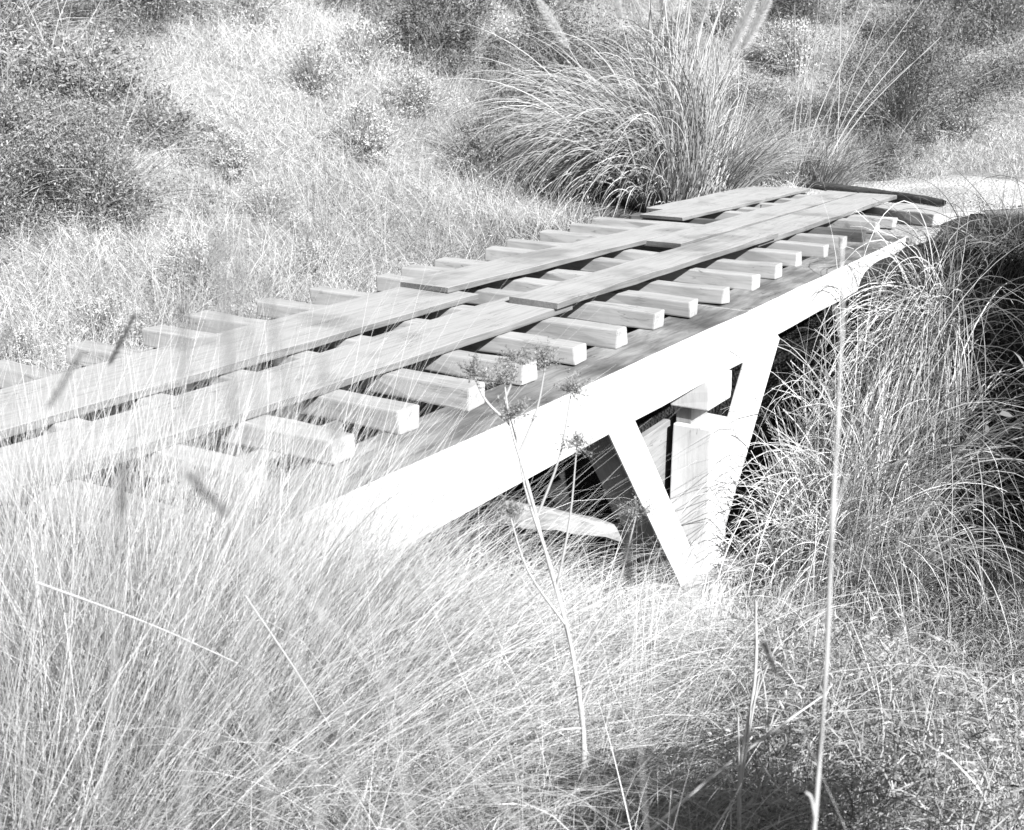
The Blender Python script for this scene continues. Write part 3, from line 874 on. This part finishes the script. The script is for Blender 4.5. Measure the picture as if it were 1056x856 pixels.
head_px(243, 245, .34, .17, -.02, 'tallest blurred grass head over the left planks', w=.009)
head_px(274, 290, .36, .12, -.03, 'blurred grass head just right of the tallest one', w=.008)
head_px(190, 300, .33, .12, .03, 'blurred grass head left of the tallest one', w=.009)
head_px(226, 250, .30, .17, .0, 'pale blurred grass head between two darker ones over the left planks', dark=.9, w=.02)
head_px(138, 327, 1.3, .05, .20, 'small dark grass head crossing the end of a tie', w=.005)
head_px(82, 366, .62, .06, .22, 'dark arching grass head over the lower left plank', w=.005)
head_px(332, 372, .36, .09, -.04, 'blurred grass head over the near right plank', w=.007)
head_px(20, 325, .42, .08, .25, 'blurred arching grass head near the left edge', w=.006)
head_px(195, 490, .5, .05, -.25, 'dark leaning grass head among the left tussocks', w=.008)
head_px(128, 480, .42, .05, .05, 'short upright grass head among the left tussocks', w=.007)
head_px(646, 552, .62, .05, -.03, 'blurred dark grass head below the raking strut', w=.008)
head_px(788, 665, 1.2, .035, -.15, 'dark grass head over the pale tussock by the double stalk', w=.006)

# ------------------------------------------------------------------ unseen bushes added outside the picture to throw shade into it
zb_ = float(height(3.25, 12.2))
shrub(4.0, 12.1, 2.6, 1.75 - zb_, 'dense dark bush added beyond the right edge shading the lower bank', 'leaf_dark', nl=36000, leaf=.11, twigs=200, group=None)
zb_ = float(height(2.75, 15.0))
shrub(2.75, 14.9, 1.6, .9 - zb_, 'dense dark shade bush added beyond the right edge beside the track', 'leaf_dark', nl=16000, leaf=.08, twigs=200, group=None)
shrub(5.86, 1.26, 1.2, 2.14, 'unseen bush added beside the camera that shades the bottom of the photo', 'leaf_dark', nl=44000, leaf=.10, twigs=120, group=None)

# ------------------------------------------------------------------ camera, light, sky
cd = bpy.data.cameras.new('camera')
cam = bpy.data.objects.new('camera', cd); COL.objects.link(cam)
cam.location = CAM
cam.rotation_euler = Euler((math.pi / 2 - PITCH, 0, YAW), 'XYZ')
cd.sensor_width = 36; cd.sensor_fit = 'HORIZONTAL'
cd.lens = 36 * 1208 / 1056
cd.clip_end = 500
cd.clip_start = .05
cd.dof.use_dof = True; cd.dof.focus_distance = 7.5; cd.dof.aperture_fstop = 8.0
S.camera = cam

sd = np.array([.74, -.35, .575]); sd /= np.linalg.norm(sd)
sun = bpy.data.lights.new('sun', 'SUN'); sun.energy = 5.0; sun.angle = math.radians(.5); sun.color = (1, 1, 1)
so = bpy.data.objects.new('sun', sun); COL.objects.link(so)
so.rotation_euler = Vector(-sd).to_track_quat('-Z', 'Y').to_euler()
so.location = (20, -12, 18)

w = bpy.data.worlds.new('World'); S.world = w; w.use_nodes = True
nt = w.node_tree; nt.nodes.clear()
sky = nt.nodes.new('ShaderNodeTexSky'); sky.sky_type = 'NISHITA'; sky.sun_disc = False
sky.sun_elevation = math.asin(sd[2]); sky.sun_rotation = math.atan2(sd[0], sd[1])
bw = nt.nodes.new('ShaderNodeRGBToBW'); bgd = nt.nodes.new('ShaderNodeBackground'); wo = nt.nodes.new('ShaderNodeOutputWorld')
nt.links.new(sky.outputs[0], bw.inputs[0]); nt.links.new(bw.outputs[0], bgd.inputs[0]); nt.links.new(bgd.outputs[0], wo.inputs[0])
bgd.inputs[1].default_value = .05

S.view_settings.view_transform = 'Standard'; S.view_settings.look = 'None'
S.view_settings.exposure = .78; S.view_settings.gamma = 1.0
S.cycles.max_bounces = 5; S.cycles.diffuse_bounces = 1; S.cycles.transmission_bounces = 3
